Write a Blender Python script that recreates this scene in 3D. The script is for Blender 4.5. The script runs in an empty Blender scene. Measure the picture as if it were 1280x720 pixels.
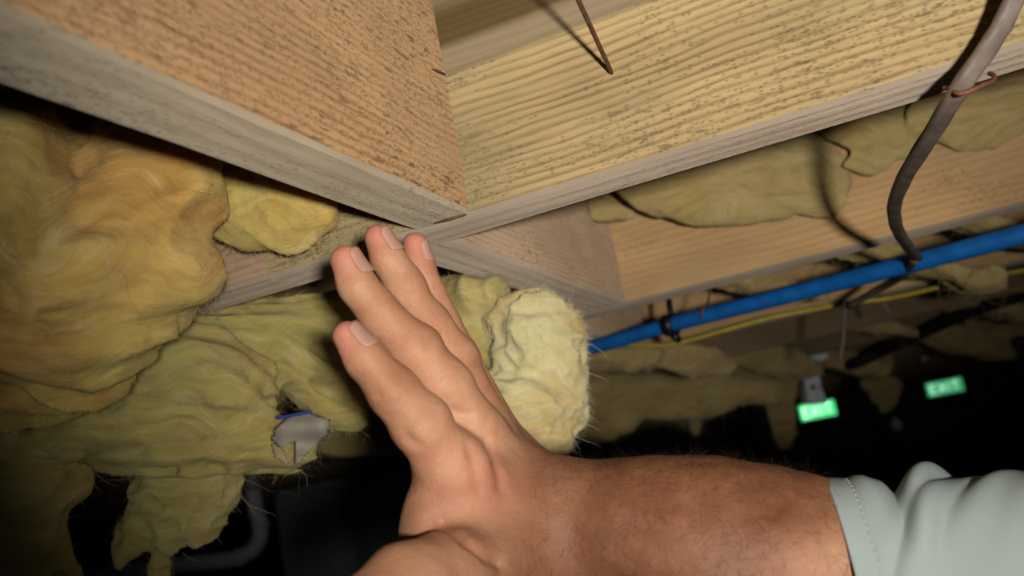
import bpy, bmesh, math, random
import numpy as np
from mathutils import Vector, Matrix
C = bpy.context.scene
col = C.collection
random.seed(4); RNG = np.random.RandomState(7)

# ------------------------------------------------------------------ camera
F_PX = 1156.9187
RM = np.array([[0.90212868, 0.24507741, 0.35510689],
               [0.39065214, -0.1145308, -0.91338579],
               [-0.18317954, 0.96271479, -0.19906154]])
CAM = np.array([0.0, 0.0, 1.9])          # metres; joist undersides at z = 2.043
cd = bpy.data.cameras.new('camera'); cam = bpy.data.objects.new('camera', cd); col.objects.link(cam)
cd.sensor_width = 36; cd.lens = 36 * F_PX / 1280; cd.clip_start = .02; cd.clip_end = 60
mw = Matrix([list(RM[i]) + [CAM[i]] for i in range(3)] + [[0, 0, 0, 1]])
cam.matrix_world = mw
cd.dof.use_dof = True; cd.dof.focus_distance = .47; cd.dof.aperture_fstop = 8.5
C.camera = cam
C.view_settings.view_transform = 'Standard'; C.view_settings.look = 'None'
C.view_settings.exposure = 0; C.view_settings.gamma = 1; C.view_settings.use_curve_mapping = False

def P(x, y, t):                          # point seen at photograph pixel (x, y), t metres in front of the lens
    return CAM + t * (RM @ np.array([(x - 640) / F_PX, -(y - 360) / F_PX, -1.0]))
CX, CY, CZ = RM[:, 0], RM[:, 1], RM[:, 2]   # right, up, backwards

# ------------------------------------------------------------------ world and light
w = bpy.data.worlds.new('world'); C.world = w; w.use_nodes = True
w.node_tree.nodes['Background'].inputs[0].default_value = (.8, .9, 1, 1)
w.node_tree.nodes['Background'].inputs[1].default_value = .012
def spot(name, pos, target, energy, size, blend, radius, colr):
    l = bpy.data.lights.new(name, 'SPOT'); l.energy = energy; l.spot_size = math.radians(size); l.spot_blend = blend
    l.shadow_soft_size = radius; l.color = colr
    o = bpy.data.objects.new(name, l); col.objects.link(o)
    o.location = pos
    o.rotation_euler = (Vector(target) - Vector(pos)).to_track_quat('-Z', 'Y').to_euler()
    return o
LP = CAM + .075 * CX + .02 * CY + .22 * CZ
spot('torch_light', LP, P(810, 175, .6), 24, 63, 1.0, .018, (1, .955, .88))

# ------------------------------------------------------------------ helpers
def link(o, parent=None):
    col.objects.link(o)
    if parent: o.parent = parent
    return o
def tag(o, label=None, cat=None, group=None, kind=None):
    if label: o['label'] = label
    if cat: o['category'] = cat
    if group: o['group'] = group
    if kind: o['kind'] = kind
    return o
def empty(name, loc, label=None, cat=None, group=None):
    o = bpy.data.objects.new(name, None); col.objects.link(o); o.location = loc
    o.empty_display_size = .02
    return tag(o, label, cat, group)
def meshobj(name, verts, faces, mat, parent=None, smooth=True, world=True):
    """verts are world coordinates; with a parent Empty (unrotated) they are made local to it"""
    verts = np.asarray(verts, dtype=float)
    org = verts.mean(0) if parent is None else np.zeros(3)
    if parent is not None and world:
        q = parent; off = np.zeros(3)
        while q is not None: off += np.array(q.location); q = q.parent
        verts = verts - off
    elif world: verts = verts - org
    me = bpy.data.meshes.new(name)
    me.from_pydata(verts.tolist(), [], faces.tolist() if hasattr(faces, 'tolist') else faces)
    if smooth: me.polygons.foreach_set('use_smooth', [True] * len(me.polygons))
    me.materials.append(mat); me.update()
    o = bpy.data.objects.new(name, me); link(o, parent)
    if parent is None: o.location = org
    return o

def tube(path, r, n=12, caps=True, closed=False):
    path = np.asarray(path, float); k = len(path)
    r = np.full(k, r) if np.isscalar(r) else np.asarray(r)
    V = []; Fc = []; up = None
    for i in range(k):
        d = path[min(i + 1, k - 1)] - path[max(i - 1, 0)]; d /= np.linalg.norm(d)
        if up is None: up = np.cross(d, [0.3, .5, .8]);
        up = up - d * (up @ d); up /= np.linalg.norm(up); s = np.cross(d, up)
        for j in range(n):
            a = 2 * math.pi * j / n; V.append(path[i] + r[i] * (math.cos(a) * up + math.sin(a) * s))
    for i in range(k - 1):
        for j in range(n):
            a = i * n + j; b = i * n + (j + 1) % n; Fc.append([a, b, b + n, a + n])
    if caps: Fc.append(list(range(n))[::-1]); Fc.append([(k - 1) * n + j for j in range(n)])
    return V, Fc
def spline(pts, m=8):
    pts = np.asarray(pts, float); out = []
    q = np.vstack([2 * pts[0] - pts[1], pts, 2 * pts[-1] - pts[-2]])
    for i in range(1, len(q) - 2):
        for j in range(m):
            u = j / m
            out.append(.5 * (2 * q[i] + (q[i + 1] - q[i - 1]) * u + (2 * q[i - 1] - 5 * q[i] + 4 * q[i + 1] - q[i + 2]) * u * u
                             + (-q[i - 1] + 3 * q[i] - 3 * q[i + 1] + q[i + 2]) * u ** 3))
    out.append(pts[-1]); return np.array(out)

# lattice value noise in numpy
LAT = RNG.rand(32, 32, 32).astype(np.float32) * 2 - 1
def vnoise(x, y, z):
    xi, yi, zi = np.floor(x), np.floor(y), np.floor(z)
    fx, fy, fz = x - xi, y - yi, z - zi
    fx = fx * fx * (3 - 2 * fx); fy = fy * fy * (3 - 2 * fy); fz = fz * fz * (3 - 2 * fz)
    X0, Y0, Z0 = xi.astype(int) & 31, yi.astype(int) & 31, zi.astype(int) & 31
    X1, Y1, Z1 = (X0 + 1) & 31, (Y0 + 1) & 31, (Z0 + 1) & 31
    L = LAT
    a = L[X0, Y0, Z0] * (1 - fx) + L[X1, Y0, Z0] * fx; b = L[X0, Y1, Z0] * (1 - fx) + L[X1, Y1, Z0] * fx
    c = L[X0, Y0, Z1] * (1 - fx) + L[X1, Y0, Z1] * fx; d = L[X0, Y1, Z1] * (1 - fx) + L[X1, Y1, Z1] * fx
    return (a * (1 - fy) + b * fy) * (1 - fz) + (c * (1 - fy) + d * fy) * fz

def surface_nets(Fd, org, h):
    """iso surface (0) of a grid field, inside negative, as quads"""
    s = Fd < 0; nx, ny, nz = Fd.shape
    acc = np.zeros((nx - 1, ny - 1, nz - 1, 3), np.float32); cnt = np.zeros((nx - 1, ny - 1, nz - 1), np.float32)
    quads = []
    sl = lambda ax, lo, hi: tuple(slice(lo, (hi if hi else None)) if a == ax else slice(None) for a in range(3))
    crossings = []
    for ax in range(3):
        A = s[sl(ax, 0, -1)]; B = s[sl(ax, 1, None)]
        idx = np.argwhere(A != B)
        j = idx.copy(); j[:, ax] += 1
        fa = Fd[tuple(idx.T)]; fb = Fd[tuple(j.T)]
        t = fa / (fa - fb)
        p = idx.astype(np.float32); p[:, ax] += t
        u, v = [a for a in range(3) if a != ax]
        for du in (0, 1):
            for dv in (0, 1):
                c = idx.copy(); c[:, u] -= du; c[:, v] -= dv
                ok = (c >= 0).all(1) & (c[:, 0] < nx - 1) & (c[:, 1] < ny - 1) & (c[:, 2] < nz - 1)
                cc = c[ok]; np.add.at(acc, tuple(cc.T), p[ok]); np.add.at(cnt, tuple(cc.T), 1)
        crossings.append((ax, idx, Fd[tuple(idx.T)] < 0))
    mask = cnt > 0
    ids = -np.ones(cnt.shape, int); ids[mask] = np.arange(mask.sum())
    V = acc[mask] / cnt[mask][:, None] * h + org
    for ax, idx, inside in crossings:
        u, v = [(1, 2), (2, 0), (0, 1)][ax]
        ok = (idx[:, u] > 0) & (idx[:, v] > 0) & (idx[:, u] < cnt.shape[u]) & (idx[:, v] < cnt.shape[v])
        i = idx[ok]; ins = inside[ok]
        def g(du, dv):
            c = i.copy(); c[:, u] -= du; c[:, v] -= dv; return ids[tuple(c.T)]
        q = np.stack([g(1, 1), g(0, 1), g(0, 0), g(1, 0)], 1)
        q[~ins] = q[~ins][:, ::-1]
        quads.append(q)
    Q = np.vstack(quads); return V, Q
def smin(a, b, k):
    h = np.clip(.5 + .5 * (b - a) / k, 0, 1); return b * (1 - h) + a * h - k * h * (1 - h)
class Grid:
    def __init__(s, lo, hi, h):
        s.lo = np.array(lo, float); s.h = h; s.n = np.ceil((np.array(hi) - s.lo) / h).astype(int) + 1
        s.ax = [(s.lo[i] + np.arange(s.n[i]) * h).astype(np.float32) for i in range(3)]
        s.F = np.full(s.n, .05, np.float32)
    def box(s, lo, hi, m):
        a = np.clip(((np.array(lo) - m - s.lo) / s.h).astype(int), 0, s.n - 1); b = np.clip(((np.array(hi) + m - s.lo) / s.h).astype(int) + 2, 1, s.n)
        return tuple(slice(a[i], b[i]) for i in range(3))
    def pts(s, sl): return [v for v in (s.ax[0][sl[0]][:, None, None], s.ax[1][sl[1]][None, :, None], s.ax[2][sl[2]][None, None, :])]
    def cone(s, a, b, ra, rb, k, m=.02, Fd=None):      # tapered capsule, smoothly joined
        Fd = s.F if Fd is None else Fd
        R = max(ra, rb); sl = s.box(np.minimum(a, b) - R, np.maximum(a, b) + R, m)
        X, Y, Z = s.pts(sl); ab = b - a; L = ab @ ab
        t = np.clip(((X - a[0]) * ab[0] + (Y - a[1]) * ab[1] + (Z - a[2]) * ab[2]) / L, 0, 1)
        d = np.sqrt((X - a[0] - t * ab[0]) ** 2 + (Y - a[1] - t * ab[1]) ** 2 + (Z - a[2] - t * ab[2]) ** 2) - (ra + (rb - ra) * t)
        Fd[sl] = smin(Fd[sl], d, k)
    def ell(s, c, axes, rad, k, m=.02, Fd=None):       # oriented ellipsoid
        Fd = s.F if Fd is None else Fd
        ext = np.sqrt(((np.array(axes).T * np.array(rad)) ** 2).sum(1)); sl = s.box(c - ext, c + ext, m)
        X, Y, Z = s.pts(sl); k0 = 0; k1 = 0
        for e, r in zip(axes, rad):
            q = (X - c[0]) * e[0] + (Y - c[1]) * e[1] + (Z - c[2]) * e[2]
            k0 = k0 + (q / r) ** 2; k1 = k1 + (q / (r * r)) ** 2
        k0 = np.sqrt(k0); d = k0 * (k0 - 1) / np.maximum(np.sqrt(k1), 1e-6)
        Fd[sl] = smin(Fd[sl], d, k)
    def sample(s, p):
        q = (np.asarray(p) - s.lo) / s.h; i = np.clip(np.floor(q).astype(int), 0, s.n - 2); f = q - i
        r = 0
        for dx in (0, 1):
            for dy in (0, 1):
                for dz in (0, 1):
                    r += s.F[i[0] + dx, i[1] + dy, i[2] + dz] * (f[0] if dx else 1 - f[0]) * (f[1] if dy else 1 - f[1]) * (f[2] if dz else 1 - f[2])
        return r

# ------------------------------------------------------------------ materials
def newmat(name):
    m = bpy.data.materials.new(name); m.use_nodes = True; nt = m.node_tree
    return m, nt, nt.nodes['Principled BSDF']
def nd(nt, typ, **kw):
    n = nt.nodes.new(typ)
    for k, v in kw.items():
        if k in n.inputs.keys() if isinstance(k, str) else False: n.inputs[k].default_value = v
        else: setattr(n, k, v)
    return n
def ramp(nt, src, stops, interp='LINEAR'):
    r = nt.nodes.new('ShaderNodeValToRGB'); r.color_ramp.interpolation = interp
    el = r.color_ramp.elements
    while len(el) > 1: el.remove(el[0])
    el[0].position = stops[0][0]; el[0].color = tuple(stops[0][1]) + (1,)
    for p, c in stops[1:]:
        e = el.new(p); e.color = tuple(c) + (1,)
    nt.links.new(src, r.inputs[0]); return r.outputs[0]
def coords(nt, scale=(1, 1, 1), kind='Object'):
    tc = nt.nodes.new('ShaderNodeTexCoord'); mp = nt.nodes.new('ShaderNodeMapping'); mp.inputs['Scale'].default_value = scale
    nt.links.new(tc.outputs[kind], mp.inputs[0]); return mp.outputs[0]
def noise(nt, vec, scale, detail=4, rough=.6, dist=0):
    n = nt.nodes.new('ShaderNodeTexNoise'); n.inputs['Scale'].default_value = scale; n.inputs['Detail'].default_value = detail
    n.inputs['Roughness'].default_value = rough; n.inputs['Distortion'].default_value = dist
    nt.links.new(vec, n.inputs['Vector']); return n.outputs['Fac']
def mix(nt, fac, a, b, mode='MIX'):
    n = nt.nodes.new('ShaderNodeMix'); n.data_type = 'RGBA'; n.blend_type = mode
    for s, v in ((0, fac), (6, a), (7, b)):
        if isinstance(v, (int, float)): n.inputs[s].default_value = v
        elif isinstance(v, tuple): n.inputs[s].default_value = v + (1,) if len(v) == 3 else v
        else: nt.links.new(v, n.inputs[s])
    return n.outputs[2]
def math_(nt, op, a, b=0.0):
    n = nt.nodes.new('ShaderNodeMath'); n.operation = op
    for i, v in enumerate((a, b)):
        if isinstance(v, (int, float)): n.inputs[i].default_value = v
        else: nt.links.new(v, n.inputs[i])
    return n.outputs[0]
def bump(nt, h, dist, strength=1.0):
    b = nt.nodes.new('ShaderNodeBump'); b.inputs['Distance'].default_value = dist; b.inputs['Strength'].default_value = strength
    nt.links.new(h, b.inputs['Height']); return b.outputs[0]

def wood(name, light, dark, spots=(.05, .03, .02), stretch=.05, ring=95, mould=None, speck=.5, bandz=None):
    """sawn softwood; local X is the length of the board, rings show as lines along it"""
    m, nt, bs = newmat(name)
    v = coords(nt)
    vs = coords(nt, (stretch, 1, 1))
    warp = noise(nt, coords(nt, (1.2, 5, 5)), 2.0, 3)
    sx = nt.nodes.new('ShaderNodeSeparateXYZ'); nt.links.new(v, sx.inputs[0])
    zz = math_(nt, 'ADD', math_(nt, 'ADD', sx.outputs['Z'], math_(nt, 'MULTIPLY', sx.outputs['Y'], .7)),
               math_(nt, 'ADD', math_(nt, 'MULTIPLY', warp, .022), math_(nt, 'MULTIPLY', noise(nt, coords(nt, (5, 30, 30)), 3, 3), .005)))
    wv = math_(nt, 'SINE', math_(nt, 'MULTIPLY', zz, ring * 2 * math.pi))
    wv = math_(nt, 'ADD', math_(nt, 'MULTIPLY', wv, .5), .5)
    fib = noise(nt, coords(nt, (6, 260, 260)), 1, 5, .7)
    fine = noise(nt, coords(nt, (60, 500, 500)), 1, 3, .7)
    line = math_(nt, 'MULTIPLY', math_(nt, 'POWER', wv, 2.2), math_(nt, 'ADD', math_(nt, 'MULTIPLY', noise(nt, coords(nt, (25, 120, 120)), 1, 3), 1.5), -.15))
    mid = tuple((a + b) / 2 for a, b in zip(light, dark))
    c = mix(nt, math_(nt, 'MINIMUM', math_(nt, 'MAXIMUM', line, 0.0), .9), light, dark)
    c = mix(nt, math_(nt, 'MULTIPLY', ramp(nt, fib, [(.4, (0, 0, 0)), (.7, (1, 1, 1))]), .35), c, mid)
    patch = noise(nt, coords(nt, (3, 9, 9)), 1.5, 4, .6)
    c = mix(nt, ramp(nt, patch, [(.38, (0, 0, 0)), (.66, (.8, .8, .8))]), c, mould if mould else mid)
    big = noise(nt, coords(nt, (1.2, 3, 3)), 6, 3, .5)
    c = mix(nt, .6, c, ramp(nt, big, [(.3, (.55, .52, .5)), (.65, (1, 1, 1))]), 'MULTIPLY')
    # dark mildew ticks, short along the grain
    vo = nt.nodes.new('ShaderNodeTexVoronoi'); vo.inputs['Scale'].default_value = 1
    nt.links.new(coords(nt, (330, 800, 800)), vo.inputs['Vector'])
    dens = noise(nt, coords(nt, (9, 20, 20)), 1, 3, .6)
    vcol = nt.nodes.new('ShaderNodeSeparateColor'); nt.links.new(vo.outputs['Color'], vcol.inputs[0])
    lim = math_(nt, 'MULTIPLY', math_(nt, 'MAXIMUM', math_(nt, 'SUBTRACT', dens, .53 - speck * .22), 0.0), 2.6)
    on = math_(nt, 'LESS_THAN', vcol.outputs[0], lim)
    tk = math_(nt, 'MULTIPLY', on, ramp(nt, vo.outputs['Distance'], [(.1, (1, 1, 1)), (.62, (0, 0, 0))]))
    sp2 = noise(nt, coords(nt, (130, 420, 420)), 1, 2, .5)
    tk2 = math_(nt, 'MULTIPLY', ramp(nt, sp2, [(.60, (0, 0, 0)), (.68, (1, 1, 1))]), math_(nt, 'MINIMUM', math_(nt, 'MULTIPLY', lim, 1.6), 1.0))
    tk = math_(nt, 'MAXIMUM', math_(nt, 'MULTIPLY', tk, .7), math_(nt, 'MULTIPLY', tk2, .85))
    c = mix(nt, math_(nt, 'MULTIPLY', tk, .75), c, spots)
    if bandz is not None:                 # bark wane / stain high on the joist
        r = math_(nt, 'SUBTRACT', math_(nt, 'ADD', sx.outputs['Z'], math_(nt, 'MULTIPLY', noise(nt, coords(nt, (8, 30, 30)), 1, 3), .006)), bandz)
        f = ramp(nt, math_(nt, 'MULTIPLY', r, 10.0), [(.0, (0, 0, 0)), (.03, (1, 1, 1))])
        sc = ramp(nt, math_(nt, 'MULTIPLY', r, 10.0), [(.0, (.16, .11, .06)), (.05, (.34, .26, .16)), (.15, (.33, .25, .15)), (.2, (.14, .09, .035)), (.36, (.13, .085, .03)), (.5, (.3, .22, .12))])
        c = mix(nt, f, c, sc)
    nt.links.new(c, bs.inputs['Base Color']); bs.inputs['Roughness'].default_value = .85; bs.inputs['Diffuse Roughness'].default_value = 1
    bs.inputs['Specular IOR Level'].default_value = .2
    h = math_(nt, 'ADD', math_(nt, 'MULTIPLY', wv, -.45), math_(nt, 'ADD', math_(nt, 'MULTIPLY', fib, .6), math_(nt, 'MULTIPLY', fine, .5)))
    nt.links.new(bump(nt, h, .0011, .85), bs.inputs['Normal'])
    return m
W_YEL = wood('wood_yellow', (.60, .45, .225), (.25, .16, .07), mould=(.33, .285, .145), ring=215, speck=.75, bandz=-.0065)
W_BRN = wood('wood_brown', (.45, .27, .13), (.19, .10, .05), spots=(.035, .02, .015), ring=210, speck=1.15, mould=(.45, .28, .145))
W_PNK = wood('wood_pink', (.56, .39, .25), (.33, .20, .12), ring=230, speck=.6, mould=(.56, .40, .26))
W_ORG = wood('wood_orange', (.80, .55, .27), (.60, .355, .15), ring=150, speck=-.05, mould=(.72, .50, .26))
W_GRY = wood('wood_greyed_edge', (.40, .325, .23), (.33, .265, .18), ring=110, speck=.3, mould=(.32, .28, .205))
W_GRY2 = wood('wood_greyed_edge_pale', (.47, .375, .285), (.40, .315, .235), ring=110, speck=0, mould=(.39, .325, .25))
W_OLD = wood('wood_dull', (.38, .27, .15), (.2, .13, .07), ring=120, speck=.4)

def wool_mat(name, tone=0, sss=True):
    m, nt, bs = newmat(name)
    v = coords(nt); v2 = coords(nt, (1, .9, 2.2))
    a = noise(nt, v2, 12, 5, .6, .5); b = noise(nt, coords(nt, (1.4, 1, .5)), 34, 5, .7, 1.6); g = noise(nt, v, 8, 3, .5)
    pal = [[(.28, (.36, .18, .04)), (.42, (.64, .37, .09)), (.55, (.74, .50, .14)), (.72, (.78, .63, .28))],
           [(.28, (.36, .23, .06)), (.42, (.58, .42, .12)), (.58, (.67, .55, .20)), (.75, (.80, .70, .40))],
           [(.28, (.52, .31, .07)), (.44, (.78, .54, .17)), (.58, (.84, .69, .31)), (.75, (.94, .86, .56))],
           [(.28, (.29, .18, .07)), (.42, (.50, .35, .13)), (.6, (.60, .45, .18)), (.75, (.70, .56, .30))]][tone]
    c = ramp(nt, a, pal)
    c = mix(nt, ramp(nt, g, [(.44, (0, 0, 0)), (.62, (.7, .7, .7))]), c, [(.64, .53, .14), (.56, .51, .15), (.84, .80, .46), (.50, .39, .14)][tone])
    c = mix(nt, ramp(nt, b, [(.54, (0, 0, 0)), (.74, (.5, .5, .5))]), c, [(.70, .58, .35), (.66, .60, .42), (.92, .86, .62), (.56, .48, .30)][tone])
    if tone == 0: c = mix(nt, ramp(nt, noise(nt, v, 16, 3, .5, 1.5), [(.60, (0, 0, 0)), (.72, (.75, .75, .75))]), c, (.68, .33, .06))
    wn = nt.nodes.new('ShaderNodeTexNoise'); wn.inputs['Scale'].default_value = 9; wn.inputs['Detail'].default_value = 2; nt.links.new(v, wn.inputs['Vector'])
    va = nt.nodes.new('ShaderNodeVectorMath'); va.operation = 'MULTIPLY_ADD'; va.inputs[1].default_value = (.11, .11, .11)
    nt.links.new(wn.outputs['Color'], va.inputs[0]); nt.links.new(v, va.inputs[2])
    mp = nt.nodes.new('ShaderNodeMapping'); mp.inputs['Rotation'].default_value = (.35, .5, .2); mp.inputs['Scale'].default_value = (26, 26, 250); nt.links.new(va.outputs[0], mp.inputs[0])
    fl = noise(nt, mp.outputs[0], 1, 4, .65)
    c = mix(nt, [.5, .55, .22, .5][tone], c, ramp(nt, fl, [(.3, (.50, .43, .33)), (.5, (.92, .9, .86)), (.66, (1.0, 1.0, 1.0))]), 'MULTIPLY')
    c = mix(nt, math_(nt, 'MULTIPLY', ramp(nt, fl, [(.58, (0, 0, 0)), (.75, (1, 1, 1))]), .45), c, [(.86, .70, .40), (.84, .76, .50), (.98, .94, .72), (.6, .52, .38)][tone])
    nt.links.new(c, bs.inputs['Base Color']); bs.inputs['Roughness'].default_value = 1; bs.inputs['Diffuse Roughness'].default_value = 1
    bs.inputs['Specular IOR Level'].default_value = .03
    bs.inputs['Sheen Weight'].default_value = .2; bs.inputs['Sheen Roughness'].default_value = .6
    if sss and tone < 3:
        bs.inputs['Subsurface Weight'].default_value = .5; bs.inputs['Subsurface Radius'].default_value = (1, .8, .35); bs.inputs['Subsurface Scale'].default_value = .008
    h1 = noise(nt, coords(nt, (40, 420, 160)), 1, 6, .8, 1.5); h2 = noise(nt, coords(nt, (380, 70, 380)), 1, 6, .8, 1.5)
    nt.links.new(bump(nt, math_(nt, 'ADD', math_(nt, 'MULTIPLY', fl, [1.3, 1.4, .5, 1.4][tone]), math_(nt, 'ADD', math_(nt, 'MULTIPLY', h1, .5), math_(nt, 'MULTIPLY', h2, .5))), .0022, .9), bs.inputs['Normal'])
    return m
WOOL = [wool_mat('wool_amber', 0), wool_mat('wool_lemon', 1), wool_mat('wool_pale', 2), wool_mat('wool_dull_and_shaded', 3)]  # last tone: dull far wool, also shade painted on the second joist's flaps
def fibre_mat(name, c):
    m, nt, bs = newmat(name); n = noise(nt, coords(nt), 60, 3, .7)
    nt.links.new(ramp(nt, n, [(.35, tuple(x * .6 for x in c)), (.65, c)]), bs.inputs['Base Color']); bs.inputs['Roughness'].default_value = .7
    bs.inputs['Specular IOR Level'].default_value = .15
    return m
FIB = [fibre_mat('glass_fibre_amber', (.72, .54, .2)), fibre_mat('glass_fibre_lemon', (.72, .62, .30)), fibre_mat('glass_fibre_pale', (.95, .88, .58)), fibre_mat('glass_fibre_dull_and_shaded', (.5, .42, .25))]

def skin_mat():
    m, nt, bs = newmat('skin')
    v = coords(nt, kind='Object')
    at = nt.nodes.new('ShaderNodeAttribute'); at.attribute_name = 'tan'
    n1 = noise(nt, v, 35, 4, .6); n2 = noise(nt, v, 160, 3, .6)
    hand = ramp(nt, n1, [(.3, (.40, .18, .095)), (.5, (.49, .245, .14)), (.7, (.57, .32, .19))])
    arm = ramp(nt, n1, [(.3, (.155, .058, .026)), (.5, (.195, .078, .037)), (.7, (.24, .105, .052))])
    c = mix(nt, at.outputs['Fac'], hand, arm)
    red = nt.nodes.new('ShaderNodeAttribute'); red.attribute_name = 'red'
    c = mix(nt, math_(nt, 'MULTIPLY', red.outputs['Fac'], .75), c, (.62, .20, .15))
    c = mix(nt, math_(nt, 'MULTIPLY', ramp(nt, n2, [(.5, (0, 0, 0)), (.75, (1, 1, 1))]), .22), c, (.45, .16, .09))
    nt.links.new(c, bs.inputs['Base Color']); bs.inputs['Roughness'].default_value = .55
    bs.inputs['Specular IOR Level'].default_value = .26
    bs.inputs['Subsurface Weight'].default_value = .18; bs.inputs['Subsurface Radius'].default_value = (1, .35, .2); bs.inputs['Subsurface Scale'].default_value = .004
    vo = nt.nodes.new('ShaderNodeTexVoronoi'); vo.inputs['Scale'].default_value = 800; nt.links.new(v, vo.inputs['Vector'])
    h = math_(nt, 'ADD', math_(nt, 'MULTIPLY', vo.outputs['Distance'], .35), noise(nt, v, 300, 4, .6))
    nt.links.new(bump(nt, h, .0006, .6), bs.inputs['Normal'])
    return m
SKIN = skin_mat()
def plain(name, c, rough=.6, metal=0, var=.15, scale=60, bmp=.0003, spec=.4, emit=None, es=0):
    m, nt, bs = newmat(name); v = coords(nt); n = noise(nt, v, scale, 4, .6)
    d = tuple(x * (1 - var) for x in c); l = tuple(min(1, x * (1 + var)) for x in c)
    nt.links.new(ramp(nt, n, [(.3, d), (.7, l)]), bs.inputs['Base Color']); bs.inputs['Roughness'].default_value = rough; bs.inputs['Metallic'].default_value = metal
    bs.inputs['Specular IOR Level'].default_value = spec
    nt.links.new(bump(nt, n, bmp, .5), bs.inputs['Normal'])
    if emit: bs.inputs['Emission Color'].default_value = emit + (1,); bs.inputs['Emission Strength'].default_value = es
    return m
def cloth_mat():
    m, nt, bs = newmat('shirt_cloth'); v = coords(nt)
    n = noise(nt, v, 14, 3, .5)
    nt.links.new(ramp(nt, n, [(.3, (.33, .385, .37)), (.7, (.39, .44, .425))]), bs.inputs['Base Color']); bs.inputs['Roughness'].default_value = .85
    bs.inputs['Specular IOR Level'].default_value = .2
    w1 = nt.nodes.new('ShaderNodeTexWave'); w1.inputs['Scale'].default_value = 700; nt.links.new(v, w1.inputs[0])
    w2 = nt.nodes.new('ShaderNodeTexWave'); w2.inputs['Scale'].default_value = 700; w2.bands_direction = 'Z'; nt.links.new(v, w2.inputs[0])
    nt.links.new(bump(nt, math_(nt, 'ADD', w1.outputs['Fac'], w2.outputs['Fac']), .0002, .4), bs.inputs['Normal'])
    return m
CLOTH = cloth_mat()
THREAD = plain('shirt_thread', (.38, .42, .41), .8)
NAILM = plain('nail_keratin', (.50, .275, .21), .35, var=.06, scale=200, spec=.5)
HAIR = plain('arm_hair', (.035, .014, .007), .5)
RUST = plain('rusty_steel', (.16, .075, .04), .75, .3, .4, 400, .0004)
STAPLE = plain('rusted_staple', (.26, .10, .06), .6, .4, .4, 500, .0004)
CABLE = plain('grey_sheath', (.17, .13, .105), .55, var=.3, scale=90, spec=.4)
CABLED = plain('dull_dark_cable', (.13, .10, .07), .7, var=.3)
BLUE = plain('blue_plastic_pipe', (.008, .15, .50), .5, var=.25, scale=45, spec=.35)
BLACK = plain('black_plastic', (.012, .012, .013), .4)
HOSE = plain('black_rubber', (.012, .009, .008), .7)
YELLOW = plain('yellow_sheath', (.62, .47, .06), .5, var=.15)
CAB = plain('dark_painted_steel', (.25, .31, .32), .5, .2)
CABD = plain('dark_painted_steel_door', (.30, .37, .38), .5, .2)
PIPEG = plain('grey_pipe', (.42, .42, .45), .5)
GREYM = plain('grey_bracket', (.75, .86, .86), .45)
SIGNG = plain('exit_sign_green', (.03, .4, .15), .5, emit=(.10, .9, .30), es=1.0)
SIGNW = plain('exit_sign_letters', (.6, 1, .7), .5, emit=(.48, 1, .58), es=1.5)
SIGNG2 = plain('exit_sign_green_dim', (.03, .3, .12), .5, emit=(.06, .42, .17), es=.75)
SIGNW2 = plain('exit_sign_letters_dim', (.5, .8, .6), .5, emit=(.32, .66, .46), es=.95)
WALLM = plain('dark_painted_wall', (.035, .033, .03), .9, scale=4)
FLOORM = plain('dark_earth_floor', (.05, .04, .032), .95, scale=9, bmp=.01)
PAPER = plain('torn_white_vapour_paper', (.36, .32, .255), .95, scale=50)
PAPERC = plain('torn_buff_paper', (.46, .36, .2), .9, scale=50)
BULBM = plain('white_bulb_glass', (.7, .7, .7), .3)

# ------------------------------------------------------------------ structure: boards
ZB = CAM[2] + .143; DEP = .184; TH = .0365
def board(name, x0, x1, y0, y1, z0, z1, mat, matb, along='X', label=None, cat=None, group=None, kind=None, seed=0, bow=.0012):
    """sawn board with eased arrises; bottom face slot 1"""
    L, Wd = (x1 - x0, y1 - y0) if along == 'X' else (y1 - y0, x1 - x0)
    n = max(2, int(L / .06)); e = .0022; rs = np.random.RandomState(seed + 5)
    H = z1 - z0; Wh = Wd / 2; Hh = H / 2
    prof = [(-Wh, -Hh + e), (-Wh + e, -Hh), (Wh - e, -Hh), (Wh, -Hh + e), (Wh, Hh - e), (Wh - e, Hh), (-Wh + e, Hh), (-Wh, Hh - e)]
    V = []; Fc = []; ms = []
    for i in range(n + 1):
        x = -L / 2 + L * i / n
        for j, (a, b) in enumerate(prof):
            k = 0 if i in (0, n) else 1
            V.append((x, a + k * rs.uniform(-1, 1) * .0003, b + k * rs.uniform(-1, 1) * (bow * .35 if j in (1, 2) else .0003)))
    for i in range(n):
        for j in range(8):
            a = i * 8 + j; b = i * 8 + (j + 1) % 8; Fc.append((a, a + 8, b + 8, b)); ms.append(1 if j in (0, 1, 2) else 0)
    Fc.append(tuple(range(8))); Fc.append(tuple((n * 8 + j) for j in range(8))[::-1]); ms += [0, 0]
    me = bpy.data.meshes.new(name); me.from_pydata(V, [], Fc); me.materials.append(mat); me.materials.append(matb)
    me.polygons.foreach_set('material_index', ms); me.update()
    bm = bmesh.new(); bm.from_mesh(me); bmesh.ops.recalc_face_normals(bm, faces=bm.faces); bm.to_mesh(me); bm.free()
    o = bpy.data.objects.new(name, me); col.objects.link(o)
    o.location = ((x0 + x1) / 2, (y0 + y1) / 2, (z0 + z1) / 2)
    if along == 'Y': o.rotation_euler.z = math.pi / 2
    return tag(o, label, cat, group, kind)
YJ = [.449 + .413 * k for k in range(-1, 15)]       # joist near faces; index 1 is the one the hand reaches to
xs = P(331, 330, 1); d = (xs - CAM); xs = (CAM + d * (.449 / d[1]))[0]
board('joist', xs + .0004, 3.2, YJ[1], YJ[1] + TH, ZB, ZB + DEP, W_YEL, W_GRY2, label='near yellowish joist with mildewed grain crossing the top of the picture', cat='joist', seed=1)
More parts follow.
